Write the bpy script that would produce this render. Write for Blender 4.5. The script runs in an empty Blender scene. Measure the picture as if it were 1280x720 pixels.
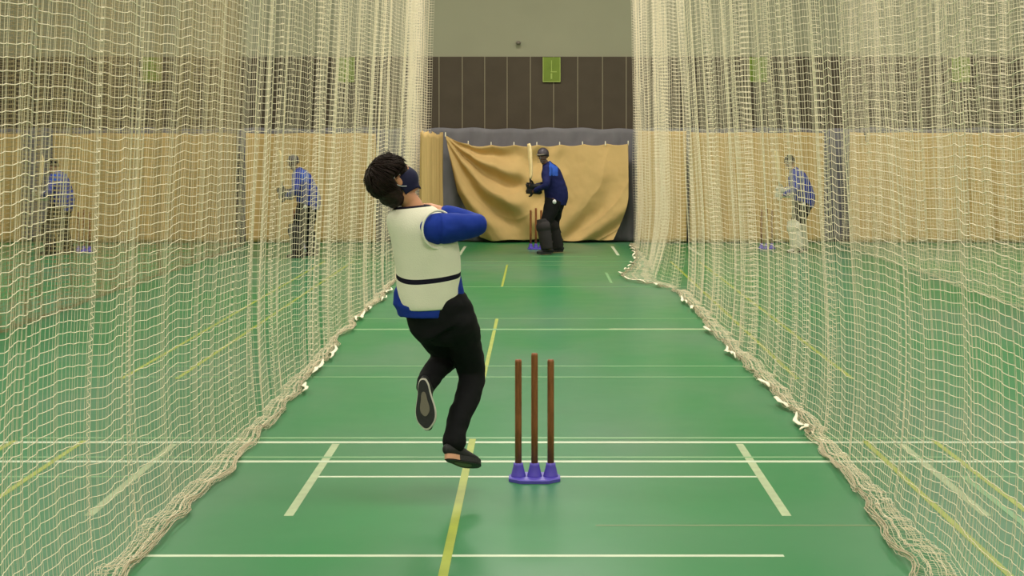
import bpy, bmesh, math, random
import numpy as np
from mathutils import Vector, Matrix, noise

random.seed(7)
rng = np.random.default_rng(11)
C = bpy.context.scene.collection
F = 2098.0            # focal length in pixels of the 1280 px wide frame
VPX, HOR = 672.0, 173.0
CAMH = 2.0


def P(x, y, Y):
    """point at distance Y seen at photo position x, y"""
    return Vector(((x - VPX) * Y / F, Y, CAMH - (y - HOR) * Y / F))


# ------------------------------------------------------------------ materials
def mat(name, col, rough=0.7, spec=0.3, noise_amt=0.0, nscale=8.0, bump=0.0, bscale=60.0, sheen=0.0,
        metal=0.0, detail=4.0, stretch=(1, 1, 1)):
    m = bpy.data.materials.new(name)
    m.use_nodes = True
    nt = m.node_tree
    b = nt.nodes['Principled BSDF']
    b.inputs['Base Color'].default_value = (*col, 1)
    b.inputs['Roughness'].default_value = rough
    b.inputs['Specular IOR Level'].default_value = spec
    b.inputs['Metallic'].default_value = metal
    if sheen:
        b.inputs['Sheen Weight'].default_value = sheen
    if noise_amt or bump:
        tc = nt.nodes.new('ShaderNodeTexCoord')
        mp = nt.nodes.new('ShaderNodeMapping')
        mp.inputs['Scale'].default_value = stretch
        nt.links.new(tc.outputs['Object'], mp.inputs['Vector'])
    if noise_amt:
        n = nt.nodes.new('ShaderNodeTexNoise')
        n.inputs['Scale'].default_value = nscale
        n.inputs['Detail'].default_value = detail
        r = nt.nodes.new('ShaderNodeValToRGB')
        k0, k1 = 1 - noise_amt, 1 + noise_amt
        r.color_ramp.elements[0].position = 0.3
        r.color_ramp.elements[1].position = 0.7
        r.color_ramp.elements[0].color = (col[0] * k0, col[1] * k0, col[2] * k0, 1)
        r.color_ramp.elements[1].color = (min(col[0] * k1, 1), min(col[1] * k1, 1), min(col[2] * k1, 1), 1)
        nt.links.new(mp.outputs[0], n.inputs['Vector'])
        nt.links.new(n.outputs['Fac'], r.inputs[0])
        nt.links.new(r.outputs[0], b.inputs['Base Color'])
    if bump:
        n2 = nt.nodes.new('ShaderNodeTexNoise')
        n2.inputs['Scale'].default_value = bscale
        n2.inputs['Detail'].default_value = 3
        nt.links.new(mp.outputs[0], n2.inputs['Vector'])
        bp = nt.nodes.new('ShaderNodeBump')
        bp.inputs['Strength'].default_value = bump
        bp.inputs['Distance'].default_value = 0.01
        nt.links.new(n2.outputs['Fac'], bp.inputs['Height'])
        nt.links.new(bp.outputs[0], b.inputs['Normal'])
    return m


def srgb(r, g, b):
    f = lambda c: (c / 255 / 12.92) if c / 255 <= 0.04045 else ((c / 255 + 0.055) / 1.055) ** 2.4
    return (f(r), f(g), f(b))


M = {}
M['wall'] = mat('painted_wall', srgb(150, 148, 126), 0.85, 0.2, 0.03, 1.2)
M['side_wall'] = mat('side_wall_paint', srgb(170, 160, 130), 0.85, 0.2, 0.03, 1.2)
M['ceiling'] = mat('ceiling_paint', srgb(190, 185, 165), 0.9, 0.1)
M['panel'] = mat('dark_wall_fabric', srgb(82, 73, 63), 0.9, 0.1, 0.06, 3.0)
M['seam'] = mat('panel_seam_trim', srgb(138, 128, 108), 0.8, 0.2)
M['grey_cloth'] = mat('grey_cloth', srgb(122, 119, 124), 0.9, 0.1, 0.08, 3.0)
M['cream_cloth'] = mat('cream_canvas', srgb(206, 174, 118), 0.85, 0.15, 0.05, 2.0, 0.15, 30)
M['cord'] = mat('net_cord', srgb(248, 234, 206), 0.8, 0.2)
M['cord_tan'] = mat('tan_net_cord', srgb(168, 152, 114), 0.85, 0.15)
M['hem'] = mat('hem_tape', srgb(250, 240, 215), 0.7, 0.3)
M['hem_dull'] = mat('bunched_hem', srgb(190, 178, 150), 0.85, 0.2)
M['white_line'] = mat('white_line_paint', srgb(205, 215, 188), 0.45, 0.4, 0.08, 6.0)
M['crease_line'] = mat('dull_crease_paint', srgb(172, 186, 146), 0.5, 0.3, 0.10, 9.0)
M['pale_line'] = mat('worn_line_paint', srgb(122, 168, 118), 0.45, 0.4, 0.08, 3.0)
M['yellow_line'] = mat('yellow_line_paint', srgb(160, 172, 66), 0.45, 0.4, 0.10, 6.0)
M['red_line'] = mat('red_line_paint', srgb(110, 134, 92), 0.5, 0.3, 0.1, 4.0)
M['wood'] = mat('stump_wood', srgb(142, 88, 52), 0.5, 0.3, 0.3, 14.0, stretch=(6, 6, .7))
M['purple'] = mat('purple_plastic', srgb(92, 78, 190), 0.4, 0.5)
M['skin'] = mat('skin', srgb(205, 145, 110), 0.55, 0.35, 0.05, 12.0)
M['skin_dark'] = mat('brown_skin', srgb(104, 68, 50), 0.55, 0.35)
M['hair'] = mat('black_brown_hair', srgb(36, 22, 18), 0.6, 0.25, 0.3, 40.0)
M['vest'] = mat('cream_knit', srgb(236, 232, 212), 0.9, 0.1, 0.02, 10.0, 0.25, 160)
M['navy'] = mat('navy_knit', srgb(26, 24, 40), 0.85, 0.15)
M['royal'] = mat('royal_blue_cloth', srgb(27, 54, 152), 0.8, 0.2, 0.12, 6.0)
M['black'] = mat('black_cloth', srgb(20, 20, 23), 0.85, 0.2, 0.15, 6.0)
M['shoe_black'] = mat('black_shoe_mesh', srgb(38, 38, 40), 0.6, 0.4, 0.2, 60.0)
M['shoe_white'] = mat('white_midsole', srgb(222, 216, 206), 0.6, 0.3)
M['shoe_pink'] = mat('salmon_heel', srgb(215, 160, 130), 0.6, 0.3)
M['sole_grey'] = mat('grey_brown_outsole', srgb(120, 112, 100), 0.7, 0.3)
M['mask'] = mat('navy_face_mask', srgb(22, 22, 58), 0.7, 0.3)
M['willow'] = mat('pale_willow', srgb(240, 215, 160), 0.4, 0.4, 0.06, 10.0)
M['grip'] = mat('black_grip', srgb(30, 28, 30), 0.6, 0.3)
M['jersey'] = mat('navy_blue_jersey', srgb(26, 31, 82), 0.8, 0.2, 0.1, 6.0)
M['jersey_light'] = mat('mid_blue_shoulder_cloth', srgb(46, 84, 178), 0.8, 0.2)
M['jersey_mid'] = mat('mid_blue_jersey', srgb(52, 66, 150), 0.8, 0.2, 0.1, 6.0)
M['pad_dark'] = mat('dark_pad', srgb(44, 40, 42), 0.7, 0.3, 0.1, 10.0)
M['pad_white'] = mat('white_pad', srgb(215, 210, 190), 0.7, 0.3)
M['helmet'] = mat('dark_helmet_shell', srgb(60, 52, 62), 0.45, 0.5)
M['badge'] = mat('pale_badge', srgb(215, 215, 220), 0.6, 0.3)
M['metal'] = mat('dull_steel', srgb(120, 120, 120), 0.4, 0.5, metal=0.8)
M['green_sign'] = mat('green_sign_face', srgb(112, 132, 48), 0.6, 0.3, 0.12, 5.0)
M['green_pale'] = mat('pale_green_print', srgb(160, 176, 92), 0.6, 0.3)
M['dark_metal'] = mat('dark_bracket', srgb(50, 46, 42), 0.6, 0.3)
M['lamp'] = mat('lamp_housing', srgb(200, 200, 200), 0.5, 0.3)


def floor_material():
    m = bpy.data.materials.new('green_sports_floor')
    m.use_nodes = True
    nt = m.node_tree
    b = nt.nodes['Principled BSDF']
    tc = nt.nodes.new('ShaderNodeTexCoord')
    mp = nt.nodes.new('ShaderNodeMapping')
    mp.inputs['Scale'].default_value = (0.35, 0.16, 1)
    nt.links.new(tc.outputs['Object'], mp.inputs['Vector'])
    n = nt.nodes.new('ShaderNodeTexNoise')
    n.inputs['Scale'].default_value = 1.6
    n.inputs['Detail'].default_value = 2.5
    r = nt.nodes.new('ShaderNodeValToRGB')
    r.color_ramp.elements[0].position = 0.36
    r.color_ramp.elements[0].color = (*srgb(54, 132, 80), 1)
    r.color_ramp.elements[1].position = 0.64
    r.color_ramp.elements[1].color = (*srgb(86, 132, 100), 1)
    nt.links.new(mp.outputs[0], n.inputs['Vector'])
    nt.links.new(n.outputs['Fac'], r.inputs[0])
    nt.links.new(r.outputs[0], b.inputs['Base Color'])
    n3 = nt.nodes.new('ShaderNodeTexNoise')
    n3.inputs['Scale'].default_value = 2.2
    n3.inputs['Detail'].default_value = 3
    nt.links.new(tc.outputs['Object'], n3.inputs['Vector'])
    mr = nt.nodes.new('ShaderNodeMapRange')
    mr.inputs['To Min'].default_value = 0.26
    mr.inputs['To Max'].default_value = 0.36
    nt.links.new(n3.outputs['Fac'], mr.inputs['Value'])
    nt.links.new(mr.outputs[0], b.inputs['Roughness'])
    b.inputs['Specular IOR Level'].default_value = 0.10
    return m


M['floor'] = floor_material()


# ------------------------------------------------------------------ object helpers
def root_loc(o):
    while o.parent is not None:
        o = o.parent
    return Vector(o.location)


def link(name, me, m=None, parent=None, smooth=False):
    o = bpy.data.objects.new(name, me)
    C.objects.link(o)
    if m is not None:
        for mm in (m if isinstance(m, (list, tuple)) else [m]):
            me.materials.append(mm)
    if smooth:
        me.polygons.foreach_set('use_smooth', [True] * len(me.polygons))
    if parent is not None:
        me.transform(Matrix.Translation(-root_loc(parent)))
        o.parent = parent
    return o


def mesh(name, vs, fs, m=None, parent=None, smooth=False, mi=None):
    me = bpy.data.meshes.new(name)
    me.from_pydata([tuple(v) for v in vs], [], fs)
    if mi is not None:
        me.polygons.foreach_set('material_index', mi)
    me.update()
    return link(name, me, m, parent, smooth)


def tag(o, label=None, cat=None, group=None, kind=None):
    if label:
        o['label'] = label
    if cat:
        o['category'] = cat
    if group:
        o['group'] = group
    if kind:
        o['kind'] = kind
    return o


def empty(name, loc, label, cat, group=None):
    o = bpy.data.objects.new(name, None)
    C.objects.link(o)
    o.location = loc
    o.empty_display_size = 0.1
    return tag(o, label, cat, group)


def copy_tree(o, parent=None):
    c = o.copy()
    C.objects.link(c)
    c.parent = parent
    for ch in o.children:
        copy_tree(ch, c)
    return c


def box_vf(x0, x1, y0, y1, z0, z1):
    v = [(x0, y0, z0), (x1, y0, z0), (x1, y1, z0), (x0, y1, z0), (x0, y0, z1), (x1, y0, z1), (x1, y1, z1), (x0, y1, z1)]
    f = [(0, 3, 2, 1), (4, 5, 6, 7), (0, 1, 5, 4), (1, 2, 6, 5), (2, 3, 7, 6), (3, 0, 4, 7)]
    return v, f


class G:
    """collects shapes for one mesh"""

    def __init__(s):
        s.v, s.f, s.mi = [], [], []

    def add(s, v, f, mi=0):
        n = len(s.v)
        s.v += [tuple(p) for p in v]
        s.f += [tuple(i + n for i in q) for q in f]
        s.mi += [mi] * len(f)
        return s

    def box(s, *a, mi=0):
        return s.add(*box_vf(*a), mi=mi)

    def build(s, name, m, parent=None, smooth=False, bevel=0):
        o = mesh(name, s.v, s.f, m, parent, smooth, s.mi)
        if bevel:
            b = o.modifiers.new('bevel', 'BEVEL')
            b.width = bevel
            b.segments = 2
        return o


def frame_along(pts, side):
    out = []
    n = len(pts)
    for i in range(n):
        t = (pts[min(i + 1, n - 1)] - pts[max(i - 1, 0)]).normalized()
        sd = side - t * side.dot(t)
        if sd.length < 1e-4:
            sd = t.orthogonal()
        sd.normalize()
        out.append((t, sd, t.cross(sd).normalized()))
    return out


def loft(pts, rad, side=Vector((1, 0, 0)), n=20, cap=True, p=2.0, round_end=True):
    """closed tube; rad = r or (a along side, b across)"""
    pts = [Vector(q) for q in pts]
    rad = [(r, r) if not isinstance(r, (tuple, list)) else r for r in rad]
    if round_end:
        t0 = (pts[0] - pts[1]).normalized()
        t1 = (pts[-1] - pts[-2]).normalized()
        a0, a1 = min(rad[0]), min(rad[-1])
        pre, prer, post, postr = [], [], [], []
        for k in (0.92, 0.7, 0.4):
            q = math.sqrt(1 - k * k)
            pre.append(pts[0] + t0 * a0 * k)
            prer.append((rad[0][0] * q, rad[0][1] * q))
        for k in (0.4, 0.7, 0.92):
            q = math.sqrt(1 - k * k)
            post.append(pts[-1] + t1 * a1 * k)
            postr.append((rad[-1][0] * q, rad[-1][1] * q))
        pts = pre + pts + post
        rad = prer + rad + postr
    fr = frame_along(pts, side)
    vs, fs = [], []
    for q, (a, b), (t, s, u) in zip(pts, rad, fr):
        for k in range(n):
            th = 2 * math.pi * k / n
            c, d = math.cos(th), math.sin(th)
            cc = math.copysign(abs(c) ** (2 / p), c)
            dd = math.copysign(abs(d) ** (2 / p), d)
            vs.append(q + s * a * cc + u * b * dd)
    m = len(pts)
    for i in range(m - 1):
        for k in range(n):
            k2 = (k + 1) % n
            fs.append((i * n + k, i * n + k2, (i + 1) * n + k2, (i + 1) * n + k))
    if cap:
        fs.append(tuple(reversed(range(n))))
        fs.append(tuple((m - 1) * n + k for k in range(n)))
    return vs, fs


def smooth_path(pts, rad, k=6):
    """Catmull-Rom resample"""
    pts = [Vector(p) for p in pts]
    rad = [Vector((r, r)) if not isinstance(r, (tuple, list)) else Vector(r) for r in rad]
    P_, R_ = [], []
    n = len(pts)

    def cr(a, b, c, d, t):
        return 0.5 * ((2 * b) + (c - a) * t + (2 * a - 5 * b + 4 * c - d) * t * t + (3 * b - a - 3 * c + d) * t ** 3)
    for i in range(n - 1):
        a, b, c, d = max(i - 1, 0), i, i + 1, min(i + 2, n - 1)
        for j in range(k):
            t = j / k
            P_.append(cr(pts[a], pts[b], pts[c], pts[d], t))
            r = cr(rad[a], rad[b], rad[c], rad[d], t)
            R_.append((max(r[0], .002), max(r[1], .002)))
    P_.append(pts[-1])
    R_.append(tuple(rad[-1]))
    return P_, R_


def ellipsoid(c, ax, n=20, m=12):
    """ax: three axis vectors"""
    c = Vector(c)
    vs, fs = [], []
    for i in range(1, m):
        ph = math.pi * i / m
        for k in range(n):
            th = 2 * math.pi * k / n
            vs.append(c + ax[0] * math.sin(ph) * math.cos(th) + ax[1] * math.sin(ph) * math.sin(th) + ax[2] * math.cos(ph))
    for i in range(m - 2):
        for k in range(n):
            k2 = (k + 1) % n
            fs.append((i * n + k, (i + 1) * n + k, (i + 1) * n + k2, i * n + k2))
    t, b = len(vs), len(vs) + 1
    vs += [c + ax[2], c - ax[2]]
    for k in range(n):
        k2 = (k + 1) % n
        fs.append((t, k, k2))
        fs.append((b, (m - 2) * n + k2, (m - 2) * n + k))
    return vs, fs


def fused(name, g, m, parent, voxel=0.008, smooth_it=4, wr=0.0, wscale=9.0, seed=0.0, matfn=None):
    """fuse overlapping shapes into one continuous skin"""
    bm = bmesh.new()
    me0 = bpy.data.meshes.new('tmp')
    me0.from_pydata(g.v, [], g.f)
    bm.from_mesh(me0)
    bmesh.ops.recalc_face_normals(bm, faces=bm.faces)
    bm.to_mesh(me0)
    bm.free()
    o = bpy.data.objects.new('tmp', me0)
    C.objects.link(o)
    r = o.modifiers.new('r', 'REMESH')
    r.mode = 'VOXEL'
    r.voxel_size = voxel
    if smooth_it:
        s = o.modifiers.new('s', 'SMOOTH')
        s.factor = 0.5
        s.iterations = smooth_it
    dg = bpy.context.evaluated_depsgraph_get()
    dg.update()
    me = bpy.data.meshes.new_from_object(o.evaluated_get(dg))
    C.objects.unlink(o)
    bpy.data.objects.remove(o)
    me.materials.clear()
    if wr:
        for v in me.vertices:
            q = v.co * wscale + Vector((seed, seed * 2, 0))
            d = noise.noise(Vector((q.x, q.y, q.z * 1.6))) + 0.5 * noise.noise(q * 2.3)
            v.co += v.normal * d * wr
    if matfn:
        me.polygons.foreach_set('material_index', [matfn(p.center) for p in me.polygons])
    me.name = name
    return link(name, me, m, parent, True)


def basis(fwd, up0):
    f = Vector(fwd).normalized()
    u = Vector(up0)
    u = (u - f * u.dot(f)).normalized()
    r = f.cross(u)
    return r, f, u


# ------------------------------------------------------------------ room
WY = 32.6
RX0, RX1, RY0, RZ = -13.5, 13.0, -5.0, 7.6


def structure(name, g, m, **k):
    o = g.build(name, m, **k)
    o['kind'] = 'structure'
    return o


structure('floor', G().box(RX0 - .2, RX1 + .2, RY0 - .2, WY + .4, -0.2, 0), M['floor'])
structure('ceiling', G().box(RX0 - .2, RX1 + .2, RY0 - .2, WY + .4, RZ, RZ + .2), M['ceiling'])
structure('wall_back', G().box(RX0 - .2, RX1 + .2, WY, WY + .2, 0, RZ), M['wall'])
structure('wall_front', G().box(RX0 - .2, RX1 + .2, RY0 - .2, RY0, 0, RZ), M['side_wall'])
structure('wall_left', G().box(RX0 - .2, RX0, RY0, WY, 0, RZ), M['side_wall'])
structure('wall_right', G().box(RX1, RX1 + .2, RY0, WY, 0, RZ), M['side_wall'])

# dark fabric wall covering along the back wall, with narrow seams
sb = F / WY
z_top = CAMH + (HOR - 71) / sb
z_bot = 2.0
g = G()
g.box(RX0, RX1, WY - .05, WY - .002, z_bot, z_top)
xs = -13.2
k = 0
seams = [((x - VPX) / sb) for x in (578, 606, 634, 663, 692, 722, 753)]
s = seams[0]
allx = list(seams)
while s > RX0 + .5:
    s -= 0.45
    allx.append(s)
s = seams[-1]
while s < RX1 - .5:
    s += 0.46
    allx.append(s)
for s in allx:
    g.box(s - .008, s + .008, WY - .056, WY - .048, z_bot, z_top, mi=1)
structure('trim_1', g, [M['panel'], M['seam']])


# ------------------------------------------------------------------ painted court lines
line_no = 0


def court_line(x0, x1, y0, y1, m):
    g = G()
    global line_no
    g.box(x0, x1, y0, y1, 0.0, 0.0008 + 0.00004 * line_no)
    line_no += 1
    o = g.build('trim_%d' % (line_no + 1), m)
    o['kind'] = 'structure'
    return o


def yz(y):
    return 2 * F / (y - HOR)


W, PL, YL, RL = M['white_line'], M['pale_line'], M['yellow_line'], M['red_line']
court_line(-1.95, 1.18, yz(696), yz(693.4), W)                        # nearest white line
court_line(0.3, 1.9, yz(657.5), yz(656), RL)                      # faint red line
# bowling creases and return creases of the lanes (near end and far end)
for cx in (-7.4, -3.7, 0.0, 3.7, 7.4):
    court_line(cx - 1.32, cx + 1.32, 9.90, 9.94, PL if cx else W)
    for sx in (-1, 1):
        court_line(cx + sx * 1.32 - .025, cx + sx * 1.32 + .025, yz(645), yz(555), M['crease_line'])
for cx in (-8.0, -4.0, 0.02, 4.15):
    for sx in (-1, 1):
        court_line(cx + sx * 1.36 - .025, cx + sx * 1.36 + .025, 28.7, 31.1, W)
court_line(-0.1, 1.0, 28.35, 28.41, PL)
court_line(-6.2, 6.2, yz(554.2), yz(552), W)                       # popping crease
court_line(-6.2, 6.2, yz(578.3), yz(576), W)
court_line(-3.46, 2.64, yz(548.6), yz(546.8), PL)
court_line(-3.46, 2.64, yz(572.6), yz(571), PL)
# badminton courts
for (z0, z1) in ((-2.3, 11.1), (13.95, 27.3)):
    for bx in (-3.46, -3.0, 2.16, 2.62):
        court_line(bx - .018, bx + .018, z0, z1, YL)
court_line(-.455, -.41, -2.3, yz(549), YL)
court_line(-.467, -.433, 13.95, 18.6, YL)
court_line(-.495, -.465, 22.6, 26.6, YL)
for zz in (yz(471.5), yz(458), 18.62, 22.6, 26.5, 27.3):
    court_line(-3.46, 2.64, zz - .02, zz + .02, PL)
court_line(1.0, 1.04, 23.2, 25.0, PL)
court_line(-2.4, 2.4, yz(412.8), yz(411.2), PL)
court_line(.75, 1.85, yz(412.3) + .02, yz(411.3) + .02, M['crease_line'])
court_line(2.50, 2.54, 6.0, 9.9, PL)


# ------------------------------------------------------------------ cloth sheets on the back wall
def sheet(name, fn, nu, nv, m, parent=None, thick=0.004):
    vs, fs = [], []
    for j in range(nv + 1):
        for i in range(nu + 1):
            vs.append(fn(i / nu, j / nv))
    for j in range(nv):
        for i in range(nu):
            a = j * (nu + 1) + i
            fs.append((a, a + 1, a + nu + 2, a + nu + 1))
    o = mesh(name, vs, fs, m, parent, True)
    so = o.modifiers.new('solid', 'SOLIDIFY')
    so.thickness = thick
    so.offset = 0
    return o


def bx(x, Y=32.2):
    return (x - VPX) * Y / F


def bz(y, Y=32.2):
    return CAMH - (y - HOR) * Y / F


def fbm(x, y, s=0.0):
    return noise.noise(Vector((x, y, s))) + .5 * noise.noise(Vector((2.1 * x, 2.1 * y, s + 3)))


# grey backing curtain over the whole width
def grey_fn(u, v):
    x = -13.2 + u * 26.0
    z = 0.02 + v * (bz(160.5, 32.45) - .02 + .012 * math.sin(x * 9) + .01 * math.sin(x * 3.1))
    y = 32.45 + .035 * math.sin(x * 17 + 2 * fbm(x, z * .4)) * (1 - .4 * v) + .03 * fbm(x * 3, z * 3, 5)
    return (x, y, z)


tag(sheet('backing_curtain', grey_fn, 620, 24, M['grey_cloth']),
    'long grey backing curtain hung low along the back wall under the dark covering', 'curtain')


# main cream sheet behind the batter
def main_fn(u, v):
    # v 0 at top, 1 at bottom
    left = 557 + 15 * min(v / .55, 1) + max(0, v - .55) * 62
    right = 785 - max(0, v - .55) ** 1.5 * 62
    x = left + (right - left) * u
    xx = 557 + 228 * u
    top = 169 + 12 * min(u / .14, 1) - 3.0 * max(0, (u - .55)) * 1.4
    # scallops between the pegs
    top += 2.2 * abs(math.sin(math.pi * (xx - 557) / 28.8))
    bot = 300.5 - 2.0 * math.exp(-((u - .42) / .1) ** 2) - 3.5 * max(0, u - .9) * 6 + 1.0 * math.sin(u * 21) - 42 * max(0, .1 - u) * (1.0)
    y = top + (bot - top) * v
    X, Z = bx(x), bz(y)
    # swag folds: ridges run down from the top left corner and curve to the right, and from the top right
    du, dv = u + .02, v + .02
    r1 = math.hypot(du * 1.55, dv)
    a1 = math.atan2(dv, du * 1.55)
    w1 = math.exp(-(max(0, u - .42) / .16) ** 2)
    d = .075 * w1 * min(r1 * 3, 1) * math.sin(a1 * 14 + 2.0 * r1 + .8 * fbm(u * 2, v * 2, 1))
    # big U swag left of the batter
    uc = (u - .30) / .26
    sw = v - (.50 - .36 * uc * uc)
    d += .066 * math.exp(-(uc / 1.1) ** 2) * math.sin(sw * 17) * math.exp(-(sw / .42) ** 2)
    # right half: folds sweeping to the lower left from the right edge
    w2 = 1 / (1 + math.exp(-(u - .60) * 18))
    ph = (u - .72) * 9 + (v - .3) ** 2 * 5.5
    d += .066 * w2 * math.sin(ph * 2.6 + .7 * fbm(u * 2, v * 2, 8)) * (.25 + .95 * v)
    rg1 = 1 - abs(math.sin(sw * 11 + .5 * fbm(u * 3, v * 3, 2))) ** .6
    d += .045 * rg1 * math.exp(-(uc / 1.0) ** 2) * math.exp(-((sw - .05) / .34) ** 2)
    rad = math.hypot((u - .55) * 2.0, v - .02)
    rg2 = 1 - abs(math.sin(rad * 13 + .8 * fbm(u * 3, v * 3, 6))) ** .6
    d += .060 * rg2 * w2 * min(1, max(0, (u - .66) / .2)) * (.25 + v)
    d += .016 * fbm(u * 6, v * 5, 4) + .006 * fbm(u * 24, v * 9, 9)
    bulge = .08 * math.sin(math.pi * min(v, 1))
    return (X, 32.14 - bulge - d, max(Z, .012))


cs = tag(sheet('cream_curtain', main_fn, 170, 110, M['cream_cloth']),
         'cream canvas sheet swagged in deep folds behind the central batter', 'curtain', 'cream canvas sheets along the back wall')
for i in range(9):
    xx = 557 + 28.5 * i
    u = (xx - 557) / 228
    p_ = main_fn(min(u, 1), 0)
    gg = G().add(*loft([(p_[0], 32.13, p_[2] - .02), (p_[0], 32.14, p_[2] + .05)], [.012, .009], n=8))
    gg.build('peg', M['hem'], cs, True)


def drop_sheet(x0, x1, ytop, ybot, label, seed, depth=32.1, fold=.05, freq=34, tb=.0):
    def fn(u, v):
        x = x0 + (x1 - x0) * u
        X = bx(x, depth)
        z1 = bz(ytop, depth) - .02 * abs(math.sin(u * (x1 - x0) / 22))
        z0 = max(bz(ybot, depth) + .02 * math.sin(X * 8 + seed), .012)
        z = z1 + (z0 - z1) * v
        d = fold * (math.sin(X * freq * .33 + seed + fbm(X * 1.2, v * .7, seed)) * .6
                    + .4 * math.sin(X * freq * .71 + 2 * seed + v * .8)) * (.35 + .65 * v)
        d += .015 * fbm(X * 5, v * 3, seed)
        return (X + tb * v * (u - .5), depth - d, z)
    n = max(int((x1 - x0) * 1.2), 24)
    return tag(sheet('cream_curtain', fn, n, 24, M['cream_cloth']), label, 'curtain', 'cream canvas sheets along the back wall')


def side_fn(u, v):
    y = 27.3 + 4.75 * u
    z0, z1 = .012, 2.14 - .05 * abs(math.sin(u * 9.5)) - .02 * u
    z = z1 + (z0 - z1) * v
    d = (.05 * math.sin(y * 9 + .6 * fbm(y, v)) + .03 * math.sin(y * 21 + 1.3)) * (.5 + .5 * v)
    return (-1.90 + .12 * max(0, u - .8) * 5 * .8 + d, y, z)


tag(sheet('cream_curtain', side_fn, 150, 24, M['cream_cloth']),
    'narrow cream curtain bunched in vertical folds beside the left net end', 'curtain', 'cream canvas sheets along the back wall')
drop_sheet(797, 858, 163, 303, 'cream curtain just right of the central swagged sheet, behind the far right net', 5.0, 31.95, .05, 50)
drop_sheet(307, 470, 166, 304, 'cream curtain behind the batter seen through the left net', 7.0)
drop_sheet(66, 295, 166, 304, 'wide cream curtain seen through the left net between two dark gaps', 9.0)
drop_sheet(-150, 27, 166, 304, 'cream curtain cut off by the left edge of the photo', 12.0)
drop_sheet(862, 1030, 165, 303, 'cream curtain behind the batter seen through the right net', 15.0)
drop_sheet(1062, 1420, 165, 303, 'wide cream curtain right of the dark gap, reaching the right edge of the photo', 18.0)

# ------------------------------------------------------------------ signs and fittings on the wall
signs = [(689.5, 'green sign on the dark wall above the central batter'),
         (948, 'green sign on the dark wall seen through the right net, nearer the middle'),
         (1201, 'green sign on the dark wall farthest to the right'),
         (432, 'green sign on the dark wall above the batter behind the left net'),
         (190, 'green sign on the dark wall farthest to the left')]
proto = None
for x, lab in signs:
    if proto is None:
        r = empty('wall_sign', (bx(x, 32.5), 32.53, bz(102.5, 32.5)), lab, 'sign', 'green signs on the dark wall')
        X, Y, Z = r.location
        h, w = 31 / sb, 11 / sb
        G().box(X - w, X + w, Y - .02, Y + .012, Z, Z + h).build('board', M['green_sign'], r, bevel=.004)
        b = G()
        b.box(X - w, X - w + .014, Y - .026, Y - .0195, Z, Z + h)
        b.box(X + w - .014, X + w, Y - .026, Y - .0195, Z, Z + h)
        b.box(X - w + .014, X + w - .014, Y - .026, Y - .0195, Z, Z + .016)
        b.build('border', M['green_pale'], r)
        b = G()
        b.box(X - .018, X + .012, Y - .026, Y - .0195, Z + .06, Z + .17)
        b.box(X - .018, X + .1, Y - .025, Y - .0195, Z + .19, Z + .205)
        b.box(X - .008, X + .006, Y - .025, Y - .0195, Z + .205, Z + .42)
        b.build('lettering', M['green_pale'], r)
        proto = r
    else:
        c = copy_tree(proto)
        c.location = (bx(x, 32.5), 32.53, proto.location.z)
        c['label'] = lab

r = empty('wall_sensor', (bx(648, 32.5), 32.6, bz(53, 32.5)), 'small dark fitting high on the plain wall left of the green sign', 'sensor')
X, Y, Z = r.location
G().add(*loft([(X, Y, Z), (X, Y - .05, Z)], [.035, .03], n=14)).build('mount', M['dark_metal'], r, True)
G().add(*ellipsoid((X, Y - .08, Z - .01), (Vector((.05, 0, 0)), Vector((0, .05, 0)), Vector((0, 0, .035))))).build('sensor_head', M['sole_grey'], r, True)

r = empty('hanging_hook', (bx(1081, 32.0), 31.95, bz(178, 32.0)), 'small dark hook at the top edge of the cream curtain seen through the right net', 'hook')
X, Y, Z = r.location
G().add(*loft([(X, Y, Z + .16), (X, Y - .01, Z + .06), (X + .02, Y - .03, Z), (X + .05, Y - .03, Z + .03)], [.012] * 4, n=8)).build('hook_wire', M['dark_metal'], r, True)
G().box(X - .02, X + .02, Y - .01, Y + .05, Z + .12, Z + .2).build('hook_plate', M['dark_metal'], r, bevel=.003)


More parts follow.
